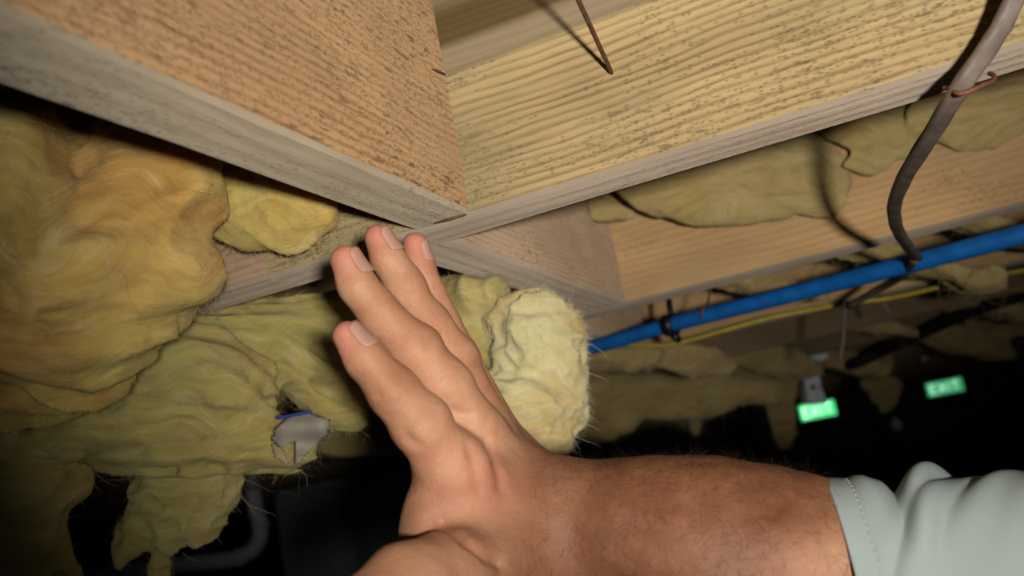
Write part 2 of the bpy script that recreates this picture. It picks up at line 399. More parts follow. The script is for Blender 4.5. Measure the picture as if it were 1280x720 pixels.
board('joist', -2.6, xs - .0004, YJ[1], YJ[1] + TH, ZB, ZB + DEP, W_PNK, W_GRY2, label='pinkish joist end butted to the near joist, left of the fingertips', cat='joist', seed=2)
board('joist', -2.6, 3.2, YJ[2], YJ[2] + TH, ZB, ZB + DEP, W_ORG, W_GRY2, label='second joist, clean orange wood just above the blue pipe', cat='joist', seed=3)
board('joist', -2.6, 3.2, YJ[3], YJ[3] + TH, ZB, ZB + DEP, W_ORG, W_GRY, label='third joist, pale strip seen below the blue pipe', cat='joist', seed=4)
board('joist', -2.6, 3.2, YJ[0], YJ[0] + TH, ZB, ZB + DEP, W_BRN, W_GRY, label='joist overhead behind the camera, carrying the near end of the big block', cat='joist', seed=6)
for k in range(4, 16):
    lab = {4: 'fourth joist, dim edge below the thin yellow wire', 5: 'fifth joist, carrying the grey hanging bracket'}.get(k, 'dim joist far back in the dark beyond the yellow wire')
    board('joist', -4.5, 4.5, YJ[k], YJ[k] + TH, ZB, ZB + DEP, W_OLD, W_OLD, label=lab, cat='joist', group=None if k < 6 else 'far joists in the dark', seed=k)
BX1 = -.190; BX2 = -.2215
board('blocking', BX1 - TH * .98, BX1, YJ[0] + TH, YJ[1] - .0004, ZB + .001, ZB + DEP, W_BRN, W_GRY, 'Y', 'big reddish brown block running in from the top left to the near joist', 'blocking', seed=21)
board('blocking', BX2 - .0372, BX2, YJ[1] + TH + .0004, YJ[2] - .0004, ZB + .001, ZB + DEP, W_PNK, W_GRY2, 'Y', 'pinkish grey block between the near and second joists, right of the fingertips', 'blocking', seed=22)
board('blocking', -.34, -.303, YJ[2] + TH + .0004, YJ[3] - .0004, ZB + .001, ZB + DEP, W_PNK, W_GRY2, 'Y', 'dim block behind the second joist, above the left end of the blue pipe', 'blocking', seed=23)
board('blocking', -.42, -.383, YJ[3] + TH + .0004, YJ[4] - .0004, ZB + .001, ZB + DEP, W_OLD, W_GRY2, 'Y', 'dim block behind the third joist, left of the yellow wire', 'blocking', seed=24)
# subfloor planks = the ceiling seen from below
ceil = empty('ceiling', (0, 3, ZB + DEP)); ceil['kind'] = 'structure'
pm = None
for k in range(36):
    y0 = -.45 + k * .19
    o = board('plank', -4.5, 4.5, y0 + .002, y0 + .188, ZB + DEP, ZB + DEP + .018, W_OLD, W_OLD, seed=40)
    o.parent = ceil; o.location = np.array(o.location) - np.array(ceil.location)
def slab(name, lo, hi, mat):
    x0, y0, z0 = lo; x1, y1, z1 = hi
    V = [(x, y, z) for x in (x0, x1) for y in (y0, y1) for z in (z0, z1)]
    Fc = [(0, 1, 3, 2), (4, 6, 7, 5), (0, 4, 5, 1), (2, 3, 7, 6), (0, 2, 6, 4), (1, 5, 7, 3)]
    return meshobj(name, V, Fc, mat, smooth=False)
slab('floor', (-4.6, -1.2, -.1), (4.6, 8.7, 0), FLOORM)['kind'] = 'structure'
slab('wall_back', (-4.6, 8.6, 0), (4.6, 8.7, 2.24), WALLM)['kind'] = 'structure'
slab('wall_left', (-4.6, -1.2, 0), (-4.5, 8.6, 2.24), WALLM)['kind'] = 'structure'
slab('wall_right', (4.5, -1.2, 0), (4.6, 8.6, 2.24), WALLM)['kind'] = 'structure'

#@@OBJECTS
# ------------------------------------------------------------------ wool
def fibres(name, V, N, n, lmin, lmax, wd, mat, parent, flow=None, lift=.002, curl=.6, down=0, seg=5, seed=1, hang=0):
    rs = np.random.RandomState(seed); idx = rs.randint(0, len(V), n); p = V[idx].copy(); nn = N[idx]
    d = rs.normal(size=(n, 3));
    if flow is not None: d = d * .55 + np.array(flow) * rs.choice([-1, 1], n)[:, None]
    d -= nn * (d * nn).sum(1)[:, None]; d /= np.linalg.norm(d, axis=1)[:, None] + 1e-9
    L = rs.uniform(lmin, lmax, n) ; st = (L / seg)[:, None]
    cv = rs.normal(size=(n, 3)) * curl
    side = np.cross(d, nn + rs.normal(size=(n, 3)) * .5); side /= np.linalg.norm(side, axis=1)[:, None] + 1e-9
    out = []; p = p - nn * .0008
    for s in range(seg + 1):
        wv = wd * (1 - .7 * s / seg)
        out.append(p - side * wv / 2); out.append(p + side * wv / 2)
        f = math.sin(math.pi * min(1, (s + .5) / seg))
        p = p + d * st + nn * (lift / seg) * rs.uniform(.2, 1.8, n)[:, None] * (1 if hang else (1 if s < seg / 2 else -.6))
        d = d + cv * .35 + rs.normal(size=(n, 3)) * curl * .3; d[:, 2] -= down
        d /= np.linalg.norm(d, axis=1)[:, None]
    A = np.stack(out, 1).reshape(-1, 3); m = 2 * (seg + 1)
    base = (np.arange(n) * m)[:, None, None]
    q = np.array([[2 * s, 2 * s + 1, 2 * s + 3, 2 * s + 2] for s in range(seg)])[None]
    o = meshobj(name, A, (base + q).reshape(-1, 4), mat, parent, smooth=True)
    o['kind'] = 'stuff'; return o
def vnormals(V, Q):
    a = V[Q[:, 2]] - V[Q[:, 0]]; b = V[Q[:, 3]] - V[Q[:, 1]]; fn = np.cross(a, b)
    N = np.zeros_like(V)
    for i in range(4): np.add.at(N, Q[:, i], fn)
    return N / (np.linalg.norm(N, axis=1)[:, None] + 1e-12)
def wool(label, blobs, tone, h=.004, amp=.012, sc=28, group=None, nf=2500, flow=None, k=.02, lmin=.005, lmax=.017, stretch=(1, 1, 1), seed=1, name='insulation_batt', hang=0, cut=None, wd=.00022, fold=0.0, lam=.26, wisps=0):
    """blobs: (px, py, t, rx_px, ry_px, depth_radius_m, tilt_deg), a lump of glass wool at a real distance t"""
    items = []; lo = np.full(3, 9.); hi = np.full(3, -9.)
    for (x, y, t, rx, ry, rd, an) in blobs:
        c = P(x, y, t); a = math.radians(an); e1 = math.cos(a) * CX - math.sin(a) * CY; e2 = math.sin(a) * CX + math.cos(a) * CY
        e3 = CZ; rad = (rx * t / F_PX, ry * t / F_PX, rd); items.append((c, (e1, e2, e3), rad))
        ext = np.sqrt(((np.array([e1, e2, e3]).T * np.array(rad)) ** 2).sum(1)); lo = np.minimum(lo, c - ext); hi = np.maximum(hi, c + ext)
    m = amp * 2.4 + .012; g = Grid(lo - m, hi + m, h)
    for c, ax, rad in items: g.ell(c, ax, rad, k, m=m + .01)
    X, Y, Z = np.meshgrid(*g.ax, indexing='ij'); near = np.abs(g.F) < amp * 2.2 + 2 * h
    x, y, z = X[near] * stretch[0], Y[near] * stretch[1], Z[near] * stretch[2]; o = seed * 7.3
    wx = vnoise(x * 9 + o, y * 9, z * 9) * .05; wy = vnoise(x * 9, y * 9 + o, z * 9 + 5) * .05
    nz = vnoise((x + wx) * sc + o, (y + wy) * sc, z * sc) * .6 + (1 - 2 * np.abs(vnoise((x + wx) * sc * 1.7, (y + wy) * sc * 1.7 + o, z * sc * 1.7))) * .45 \
        + vnoise(x * sc * 4, y * sc * 4, z * sc * 4 + o) * .16 + vnoise(x * sc * 9, y * sc * 9, z * sc * 9 + o) * .07
    ux = x + vnoise(x * 11 + o, y * 11, z * 11) * .045; uy = y + vnoise(x * 11, y * 11 + o, z * 11) * .045; uz = z + x * .5 + vnoise(x * 11, y * 11, z * 11 + o) * .045
    nz = nz + lam * vnoise(ux * 18, uy * 18, uz * 120)
    if fold: nz = nz + fold * np.sin((z * 1.0 + x * .5 + wx * 1.2 + wy * 1.5 + vnoise(x * 14, y * 14, z * 14) * .012) * 2 * math.pi / .022)
    g.F[near] -= amp * nz.astype(np.float32)
    if cut: cut(g)
    V, Q = surface_nets(g.F, g.lo, h)
    # drop tiny islands by keeping it simple: they read as loose flocks caught on the batt
    root = empty(name, items[0][0], label, 'insulation', group)
    b = meshobj('wool', V, Q, WOOL[tone], root)
    N = vnormals(V, Q)
    if nf: fibres('fibres', V, N, int(nf * 2.6), lmin, lmax, wd, FIB[tone], root, flow, seed=seed, lift=.0016, down=.10, curl=.7)
    if wisps: fibres('wisps', V, N, wisps, .012, .038, .0003, FIB[tone], root, flow, seed=seed + 50, lift=.010, down=.22, curl=1.1, seg=9, hang=1)
    return root, V, N
def keep_above_plane(g, z, y0, y1, x0=-9, x1=9):     # presses the wool back off a board's underside / faces
    X, Y, Z = np.meshgrid(*g.ax, indexing='ij')
    d = np.maximum(np.maximum(np.abs(Y - (y0 + y1) / 2) - (y1 - y0) / 2, np.maximum(x0 - X, X - x1)), z - Z)
    g.F = np.maximum(g.F, -(d - .001)).astype(np.float32)
def cutj(*idx, blocks=()):
    def f(g):
        for i in idx: keep_above_plane(g, ZB, YJ[i], YJ[i] + TH)
        for (x0, x1, y0, y1) in blocks: keep_above_plane(g, ZB, y0, y1, x0, x1)
    return f
B1 = (BX1 - TH, BX1, YJ[0] + TH, YJ[1]); B2 = (BX2 - .0372, BX2, YJ[1] + TH, YJ[2])
FL = CX * .6 - CY * .6

wool('big amber batt bulging down at the left under the brown block', [
    (5, 250, .43, 92, 115, .05, 10), (190, 235, .475, 84, 105, .045, 15), (120, 150, .50, 150, 60, .03, 20), (120, 345, .455, 110, 62, .045, -25), (222, 345, .47, 30, 62, .028, 30),
    (190, 385, .462, 100, 27, .03, -50), (60, 430, .45, 125, 55, .05, -12), (20, 492, .47, 130, 40, .04, -8), (-90, 330, .42, 100, 200, .06, 0)],
    0, h=.0025, amp=.0085, sc=19, cut=cutj(1, blocks=(B1,)), seed=2, nf=2600, flow=FL, fold=.22, k=.010, wisps=90)
wool('small tuft of amber wool tucked behind the brown block, above the pinkish joist end', [
    (335, 250, .52, 70, 48, .022, -25), (300, 215, .53, 60, 60, .02, 0), (380, 268, .51, 38, 30, .014, -20)], 0, h=.003, amp=.007, sc=30,
    cut=cutj(1, blocks=(B1,)), seed=3, nf=700, flow=FL)
wool('sagging lemon and grey batt below the big amber batt, lower left', [
    (240, 462, .60, 100, 52, .045, 12), (90, 540, .60, 170, 44, .05, -6), (230, 530, .61, 110, 50, .045, 5), (320, 552, .61, 70, 30, .03, 12), (-80, 530, .58, 130, 70, .05, 0), (130, 490, .585, 120, 30, .03, -28)],
    1, h=.003, amp=.010, sc=21, seed=4, nf=2600, flow=CX, fold=.18, k=.011, wisps=120)
wool('folded lemon batt behind the hand, below the pinkish joist end', [
    (370, 405, .66, 130, 32, .035, -8), (310, 440, .65, 80, 36, .035, 22), (400, 452, .67, 80, 32, .035, 12), (560, 385, .69, 70, 36, .035, 0), (592, 372, .665, 42, 27, .025, 6), (575, 430, .68, 56, 40, .03, 0), (410, 505, .66, 52, 20, .02, 25), (480, 480, .68, 80, 26, .03, -8)],
    1, h=.003, amp=.0075, sc=24, cut=cutj(1, 2, blocks=(B2,)), seed=5, nf=2600, flow=CX, fold=.35, k=.009, wisps=160)
wool('pale fluffy clump of wool between the hand and the left end of the blue pipe', [
    (672, 425, .65, 56, 58, .04, 0), (655, 500, .64, 60, 48, .04, 0), (692, 485, .65, 36, 46, .035, 10), (668, 540, .64, 42, 26, .03, 10), (648, 395, .66, 46, 26, .03, 0), (640, 555, .64, 16, 12, .01, 0), (706, 520, .65, 14, 18, .01, 20)],
    2, h=.0018, amp=.0085, sc=44, cut=cutj(1, 2, blocks=(B2,)), seed=6, nf=6500, lmin=.003, lmax=.010, wd=.0002, k=.010, lam=.0, wisps=80)
# hanging torn pieces, lower left
wool('torn pale tuft of wool hanging below the lower left batt, above the grey elbow pipe', [
    (235, 590, .61, 55, 40, .02, 0), (215, 630, .61, 48, 40, .018, 20), (250, 620, .61, 36, 40, .014, 10), (180, 655, .61, 22, 30, .01, 35), (205, 690, .605, 12, 34, .007, 20), (160, 685, .605, 10, 22, .006, 45), (250, 650, .61, 14, 26, .008, 10), (275, 600, .61, 20, 30, .01, 0)],
    1, h=.0022, amp=.0065, sc=40, k=.008, seed=7, nf=450, lmax=.009, wisps=60)
wool('long stringy tuft of wool hanging at the left edge of the picture', [
    (40, 610, .56, 38, 60, .018, 0), (45, 680, .56, 34, 50, .015, 0), (35, 740, .56, 38, 40, .015, 0), (75, 600, .57, 40, 26, .015, 0), (5, 620, .56, 16, 60, .008, 5), (78, 690, .56, 9, 50, .004, -28)],
    1, h=.0022, amp=.006, sc=40, k=.01, seed=8, nf=450, stretch=(1, 1, .45), lmax=.010)
# wool pressed up in the bay over the second joist, its lower edge lapping over the wood
def y2flat(g):
    cutj(2)(g)
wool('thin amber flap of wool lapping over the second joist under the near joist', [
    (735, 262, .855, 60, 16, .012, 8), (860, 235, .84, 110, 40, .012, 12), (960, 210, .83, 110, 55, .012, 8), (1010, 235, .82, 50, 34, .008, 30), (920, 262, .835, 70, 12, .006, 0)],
    3, h=.003, amp=.005, sc=26, k=.012, cut=cutj(1, 2, blocks=(B2,)), seed=9, nf=500, flow=CX)  # browner wool tone paints in the near joist's shade
wool('shade-coloured flap of wool over the second joist behind the grey cable', [
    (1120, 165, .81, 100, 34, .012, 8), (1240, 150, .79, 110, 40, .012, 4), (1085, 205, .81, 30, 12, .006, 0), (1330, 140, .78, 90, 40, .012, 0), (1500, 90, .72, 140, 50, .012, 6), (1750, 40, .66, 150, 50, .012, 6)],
    3, h=.003, amp=.005, sc=26, k=.012, cut=cutj(1, 2), seed=10, nf=400, flow=CX)  # same darker tone, near joist's shade put into the wool colour
# bays further back: sagging wool
FAR = [
  ('olive wool in the bay between the second joist and the blue pipe', [(1100, 322, 1.02, 160, 14, .05, 13), (1240, 286, .99, 90, 14, .05, 13), (950, 352, 1.06, 90, 12, .04, 13)], 0),
  ('buff wool sagging around the left end of the blue pipe', [(760, 430, 1.35, 70, 34, .07, 10), (840, 440, 1.4, 80, 22, .06, 14), (700, 440, 1.35, 50, 40, .07, 0)], 1),
  ('long dim wool lump behind the clump, just above the forearm', [(800, 490, 1.75, 120, 26, .08, 8), (900, 480, 1.8, 80, 18, .07, 10), (740, 520, 1.7, 60, 26, .06, 0)], 1),
  ('orange dim wool lump low over the middle of the forearm', [(830, 510, 1.72, 34, 10, .03, 8)], 0),
  ('dim wool strip beyond the yellow wire', [(930, 440, 1.95, 100, 20, .08, 14), (1050, 452, 2.1, 60, 12, .08, 10)], 1),
  ('olive rag of wool hanging left of the grey bracket', [(960, 470, 2.05, 34, 30, .05, 0), (978, 510, 2.05, 16, 50, .03, -6), (940, 450, 2.05, 40, 20, .05, 0)], 1),
  ('dim wool sagging at the right edge below the black hose', [(1180, 420, 2.2, 90, 16, .08, 16), (1260, 400, 2.2, 60, 18, .08, 14)], 1),
  ('dim wool behind the yellow wire at the right edge', [(1200, 375, 1.75, 110, 13, .08, 13), (1090, 405, 1.8, 60, 10, .06, 13)], 0),
  ('small tuft of wool dangling over the middle of the forearm', [(868, 520, 1.9, 7, 22, .015, -8), (872, 495, 1.92, 14, 20, .02, 0), (880, 470, 1.97, 22, 16, .03, 0)], 1),
  ('dark rag of wool dangling right of the grey bracket', [(1088, 440, 2.45, 26, 34, .05, 0), (1078, 395, 2.42, 22, 60, .05, -8), (1100, 480, 2.55, 26, 14, .04, 10), (1108, 498, 2.55, 12, 20, .02, 0)], 1),
  ('dim wool behind the hand over the dark cabinet', [(450, 545, 1.5, 90, 18, .08, 5), (560, 520, 1.5, 70, 30, .08, 5)], 0),
]
for q, (lab, bl, tone) in enumerate(FAR):
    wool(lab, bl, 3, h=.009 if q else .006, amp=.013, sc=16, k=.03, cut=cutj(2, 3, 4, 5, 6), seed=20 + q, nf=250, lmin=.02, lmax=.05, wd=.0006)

# ------------------------------------------------------------------ blue pipe, clip, wires
def ribbon_thing(name, label, cat, path, r, mat, n=12, parent=None):
    V, Fc = tube(path, r, n); o = meshobj(name, V, Fc, mat, parent)
    return tag(o, label, cat)
pp = [P(2300, 20, .48), P(1650, 192, .62), P(1330, 279, .735), P(1280, 292.5, .752), P(1140, 329, .815), P(1000, 365, .90), P(840, 405.5, .995), P(728, 437, 1.08), P(560, 474, 1.25), P(340, 522, 1.55), P(300, 530, 1.62)]
bp = empty('water_pipe', pp[3], 'bright blue plastic water pipe slung under the joists', 'pipe')
V, Fc = tube(spline(pp, 6), .0083, 20); meshobj('pipe_run', V, Fc, BLUE, bp)
# clip: ring plus nail boss and arm up to the joist
def hexring(c, ax, r0, r1, w_, n=20):
    ax = ax / np.linalg.norm(ax); u = np.cross(ax, [0, 0, 1]); u /= np.linalg.norm(u); v = np.cross(ax, u); V = []; Fc = []
    for s, rr in ((-w_, r0), (-w_, r1), (w_, r1), (w_, r0)):
        for j in range(n):
            a = 2 * math.pi * j / n; V.append(c + ax * s + rr * (math.cos(a) * u + math.sin(a) * v))
    for k in range(4):
        for j in range(n): Fc.append([k * n + j, k * n + (j + 1) % n, ((k + 1) % 4) * n + (j + 1) % n, ((k + 1) % 4) * n + j])
    return V, Fc
cc = P(838, 406, .996); axd = pp[6] - pp[5]
clip = empty('pipe_clip', cc, 'black plastic clip gripping the blue pipe near its left end', 'clip')
V, Fc = hexring(cc, axd, .0086, .0118, .006); meshobj('ring', V, Fc, BLACK, clip)
V, Fc = tube([cc + np.array([0, .004, -.011]), cc + np.array([0.003, .012, -.017])], [.005, .004], 8); meshobj('nail_boss', V, Fc, BLACK, clip)
V, Fc = tube([cc + np.array([0, .009, .004]), cc + np.array([0, .02, .03]), cc + np.array([-.005, .05, .062])], .0035, 6); meshobj('hanger_arm', V, Fc, BLACK, clip)
# twisted wire ties: small rust staple on the pipe
ribbon_thing('pipe_tie', 'thin copper coloured tie on the blue pipe, right of the black clip', 'wire', spline([P(876, 398, .955), P(878, 386, .955), P(884, 380, .965), P(888, 360, .98)], 5), .0011, STAPLE, 6)
yp = [P(776, 430, 1.22), P(800, 432, 1.2), P(835, 431, 1.18), P(870, 423, 1.16), P(905, 413, 1.15), P(960, 398, 1.14), P(1010, 388, 1.13), P(1060, 379, 1.13), P(1110, 373, 1.13), P(1170, 360, 1.13), P(1230, 346, 1.12), P(1300, 334, 1.12), P(1500, 290, 1.1), P(2000, 200, 1.0)]
ribbon_thing('electric_wire', 'thin yellow wire running just below the blue pipe', 'wire', spline(yp, 6), .0027, YELLOW, 10)
# grey cable
def flat_cable(path, ra, rb, n=16):
    path = np.asarray(path); V = []; Fc = []; k = len(path); up = CZ.copy()
    for i in range(k):
        d = path[min(i + 1, k - 1)] - path[max(i - 1, 0)]; d /= np.linalg.norm(d)
        up = up - d * (up @ d); up /= np.linalg.norm(up); s = np.cross(d, up)
        for j in range(n):
            a = 2 * math.pi * j / n; q = 1 + .04 * math.sin(i * .9 + j)
            gx = math.copysign(abs(math.cos(a)) ** .8, math.cos(a)); gy = math.copysign(abs(math.sin(a)) ** .8, math.sin(a)) * (1 - .22 * math.exp(-(math.cos(a) / .3) ** 2))
            V.append(path[i] + s * ra * gx * q + up * rb * gy * q)
    for i in range(k - 1):
        for j in range(n):
            a = i * n + j; b = i * n + (j + 1) % n; Fc.append([a, b, b + n, a + n])
    Fc.append(list(range(n))[::-1]); Fc.append([(k - 1) * n + j for j in range(n)])
    return V, Fc
cp = [P(1330, -190, .38), P(1290, -60, .385), P(1262, 12, .39), P(1240, 52, .395), P(1200, 110, .40), P(1166, 165, .44), P(1133, 218, .505), P(1118, 256, .57), P(1121, 284, .63), P(1132, 304, .69), P(1146, 322, .76), P(1128, 344, .86), P(1108, 356, .93), P(1085, 369, .97), P(1062, 382, 1.0)]
gc = empty('electric_cable', cp[7], 'grey sheathed cable looping down from the near joist behind the blue pipe', 'cable')
V, Fc = flat_cable(spline(cp[:11], 9), .0042, .0034); meshobj('cable_loop', V, Fc, CABLE, gc)
V, Fc = flat_cable(spline(cp[10:], 7), .0042, .0034); meshobj('cable_tail', V, Fc, CABLED, gc)
ribbon_thing('electric_wire', 'thin dull wire hanging straight down from the yellow wire', 'wire', spline([P(1057, 378, 1.02), P(1055, 400, 1.02), P(1054, 425, 1.02), P(1050, 452, 1.02)], 5), .0022, CABLED, 8)
ribbon_thing('electric_wire', 'short pale wire end hanging below the yellow wire, right of the dull wire', 'wire', spline([P(1104, 368, 1.16), P(1107, 382, 1.16), P(1113, 394, 1.16)], 5), .0022, CABLE, 8)
# staple over the cable at the near joist
sp = [P(1180, 110, .411), P(1190, 112, .403), P(1198, 117, .394), P(1214, 113, .392), P(1230, 106, .394), P(1241, 102, .400), P(1243, 95, .407), P(1237, 92, .413)]
ribbon_thing('cable_staple', 'rusty bent staple holding the grey cable at the near joist edge', 'staple', spline(sp, 5), .0011, STAPLE, 7)
# nail coming through from above
n0 = P(765, 92, .4825); n1 = P(721, -4, .42); n2 = n1 + (n1 - n0) * 1.35
V, Fc = tube([n0, n0 + (n1 - n0) * .04, n1, n2], [.0007, .00115, .0012, .0012], 10)
tag(meshobj('nail', V, Fc, RUST), 'long rusty nail poking down in front of the near joist', 'nail')
# splinters / cracks at the block end: slender slivers of wood
for (a, b, lab) in (((543, 279), (583, 268), 'dark splinter at the block end touching the near joist'), ((540, 86), (556, 93), 'short dark nail end poking from the block beside the near joist')):
    ta = (ZB - .0004 - CAM[2]) / (P(a[0], a[1], 1)[2] - CAM[2]); tb = (ZB - .0004 - CAM[2]) / (P(b[0], b[1], 1)[2] - CAM[2])
    if b[1] < 200:
        d = P(a[0], a[1], 1) - CAM; ta = (BX1 + .001) / d[0]; d = P(b[0], b[1], 1) - CAM; tb = (BX1 + .001) / d[0]
    V, Fc = tube([P(*a, ta), P((a[0] + b[0]) / 2, (a[1] + b[1]) / 2, (ta + tb) / 2), P(*b, tb)], [.0003, .0009, .0005], 6)
    tag(meshobj('splinter', V, Fc, RUST), lab, 'splinter')
# black hose crossing the far bays
hp = [P(2100, 120, 1.1), P(1700, 210, 1.25), P(1420, 305, 1.45), P(1280, 366, 1.6), P(1215, 388, 1.7), P(1160, 412, 1.8), P(1100, 440, 1.95), P(1065, 455, 2.0), P(1050, 452, 2.2)]
ribbon_thing('hose', 'thick black hose slanting across the dim joists at the right', 'hose', spline(hp, 6), .0125, HOSE, 14)
# far items
br = empty('hanging_bracket', P(1015, 452, 1.95), 'grey metal bracket hanging from a dim joist above the left green sign', 'bracket')
def prism(name, prof, t0, t1, mat, parent):      # prof in picture pixels at distance t0, given depth t1
    V = [P(x, y, t0) for x, y in prof] + [P(x, y, t0) - CZ * t1 for x, y in prof]; n = len(prof)
    Fc = [list(range(n)), [n + i for i in range(n)][::-1]] + [[i, i + n, (i + 1) % n + n, (i + 1) % n] for i in range(n)]
    o = meshobj(name, V, Fc, mat, parent, smooth=False)
    bm = bmesh.new(); bm.from_mesh(o.data); bmesh.ops.recalc_face_normals(bm, faces=bm.faces); bm.to_mesh(o.data); bm.free(); return o
prism('mount_plate', [(990, 450), (1034, 441), (1035, 448), (991, 458)], 1.95, .05, GREYM, br)
prism('stem', [(1001, 456), (1022, 453), (1027, 486), (1008, 488)], 1.95, .02, GREYM, br)
prism('lamp_head', [(1008, 487), (1027, 484), (1034, 504), (1010, 506)], 1.95, .04, GREYM, br)
V, Fc = tube([P(1016.5, 484, 1.945), P(1016.5, 484, 1.935)], .0045, 10); meshobj('bolt', V, Fc, BLACK, br)
def exit_sign(x, y, t, wpx, hpx, ms, ml, label):
    root = empty('exit_sign', P(x, y, t), label, 'sign')
    X = np.array([1, 0, 0.]); Zv = np.array([0, 0, 1.]); c = P(x, y, t); s = t / F_PX; W, H = wpx * s / 2, hpx * s / 2
    def bx(name, cx, cz, w_, h_, d0, d1, mat, par, shear=0):
        V = [c + X * (cx + a * w_ + shear * b * h_) + Zv * (cz + b * h_) + np.array([0, d, 0]) for a in (-1, 1) for b in (-1, 1) for d in (d0, d1)]
        o = meshobj(name, V, [(0, 1, 3, 2), (4, 6, 7, 5), (0, 4, 5, 1), (2, 3, 7, 6), (0, 2, 6, 4), (1, 5, 7, 3)], mat, par, smooth=False); return o
    bx('housing', 0, 0, W * 1.03, H * 1.08, .004, .05, BLACK, root)
    bx('face', 0, 0, W, H, 0, .004, ms, root)
    # EXIT as raised letters
    bars = []; lw = W * .36; lh = H * .62; st = W * .055
    def seg(x0, z0, x1, z1):
        a = c + X * x0 + Zv * z0 + np.array([0, -.003, 0]); b = c + X * x1 + Zv * z1 + np.array([0, -.003, 0]); d = (b - a); d /= np.linalg.norm(d); n = np.cross(d, [0, 1, 0]) * st
        k = len(bars) * 8; bars.append([a - n, a + n, b + n, b - n, a - n + [0, .003, 0], a + n + [0, .003, 0], b + n + [0, .003, 0], b - n + [0, .003, 0]])
        return [[k, k + 1, k + 2, k + 3], [k, k + 4, k + 5, k + 1], [k + 1, k + 5, k + 6, k + 2], [k + 2, k + 6, k + 7, k + 3], [k + 3, k + 7, k + 4, k]]
    Fs = []; x0 = -W * .8
    Fs += seg(x0, -lh, x0, lh); Fs += seg(x0, lh, x0 + lw, lh); Fs += seg(x0, 0, x0 + lw * .9, 0); Fs += seg(x0, -lh, x0 + lw, -lh)
    x0 = -W * .33; Fs += seg(x0, -lh, x0 + lw, lh); Fs += seg(x0, lh, x0 + lw, -lh)
    x0 = W * .22; Fs += seg(x0, -lh, x0, lh)
    x0 = W * .42; Fs += seg(x0, lh, x0 + lw, lh); Fs += seg(x0 + lw / 2, lh, x0 + lw / 2, -lh)
    meshobj('lettering', np.array(bars).reshape(-1, 3), Fs, ml, root, smooth=False)
def twall(x, y): d = P(x, y, 1) - CAM; return (8.55 / d[1])
exit_sign(1022, 513, twall(1022, 513), 43, 19, SIGNG, SIGNW, 'bright green glowing exit sign on the far wall, directly under the grey bracket')
exit_sign(1181, 484, twall(1181, 484), 42, 17, SIGNG2, SIGNW2, 'dimmer green exit sign on the far wall, the right one of the two')
def ball(name, c, r, mat, label, cat):
    bm = bmesh.new(); bmesh.ops.create_uvsphere(bm, u_segments=16, v_segments=10, radius=r); me = bpy.data.meshes.new(name)
    for v in bm.verts:
        if v.co.z > 0: v.co.z *= 1.35; v.co.x *= 1 - .25 * v.co.z / r / 1.35; v.co.y *= 1 - .25 * v.co.z / r / 1.35
    bm.to_mesh(me); bm.free(); me.materials.append(mat); root = empty(name, c, label, cat)
    o = bpy.data.objects.new('bulb', me); link(o, root); return root
for (x, y, t, r, lab) in ((1155, 448, 3.2, .014, 'small white bulb just under the dim joists, above the right exit sign'), (1121, 531, 3.6, .024, 'faint round bulb hanging in the dark between the forearm and the exit signs')):
    c = P(x, y, t); rt = ball('light_bulb', c, r, BULBM, lab, 'bulb')
    V, Fc = tube([c + [0, 0, r * 1.2], c + [0, 0, r * 2.2]], r * .6, 10); meshobj('socket', V, Fc, BLACK, rt)
    V, Fc = tube([c + [0, 0, r * 2.2], [c[0], c[1], ZB + DEP]], .002, 6); meshobj('cord', V, Fc, BLACK, rt)
# dark steel cabinet and elbow pipe, lower left
q0 = P(385, 606, 2.7)
cb = empty('steel_cabinet', (q0[0], q0[1], 0), 'dark steel cabinet standing in the dark below the hand', 'cabinet')
cwid = 104 * 2.7 / F_PX
def bxw(name, lo, hi, mat, par, bev=.004):
    bm = bmesh.new(); bmesh.ops.create_cube(bm, size=1); lo = np.array(lo); hi = np.array(hi)
    for v in bm.verts: v.co = Vector((lo + hi) / 2 + np.array(v.co) * (hi - lo) - np.array(par.location))
    bmesh.ops.bevel(bm, geom=bm.edges[:], offset=bev, segments=2, affect='EDGES'); me = bpy.data.meshes.new(name); bm.to_mesh(me); bm.free(); me.materials.append(mat)
    o = bpy.data.objects.new(name, me); link(o, par); return o
x0, x1 = q0[0] - cwid / 2, q0[0] + cwid / 2
bxw('body', (x0, q0[1], .02), (x1, q0[1] + .4, q0[2]), CAB, cb)
bxw('door', (x0 + .012, q0[1] - .02, .06), (x1 - .012, q0[1] - .001, q0[2] - .03), CABD, cb)
bxw('handle', (x1 - .05, q0[1] - .045, 1.0), (x1 - .035, q0[1] - .0205, 1.14), BLACK, cb)
for sx in (x0 + .03, x1 - .03):
    for sy in (.04, .36): bxw('foot', (sx - .015, q0[1] + sy - .015, 0), (sx + .015, q0[1] + sy + .015, .0195), BLACK, cb, .002)
ep = empty('drain_pipe', P(318, 650, 1.9), 'grey pipe with an elbow in the dark at the lower left', 'pipe')
pth = [P(316, 612, 1.9), P(320, 638, 1.9), P(326, 658, 1.9), P(322, 680, 1.89), P(305, 694, 1.88), P(280, 700, 1.86), P(200, 708, 1.8), P(80, 724, 1.7), P(-60, 745, 1.6)]
V, Fc = tube(spline(pth, 6), .0165, 18); meshobj('pipe_run', V, Fc, PIPEG, ep)
for a, b in ((P(325, 653, 1.9), P(326, 659, 1.9)), (P(300, 696, 1.88), P(294, 697.5, 1.875))):
    V, Fc = tube([a, b], .0195, 18); meshobj('collar', V, Fc, PIPEG, ep)
up = P(316, 612, 1.9); V, Fc = tube([up, [up[0] - .01, up[1] + .02, ZB + .01]], .0165, 14); meshobj('riser', V, Fc, CAB, ep)
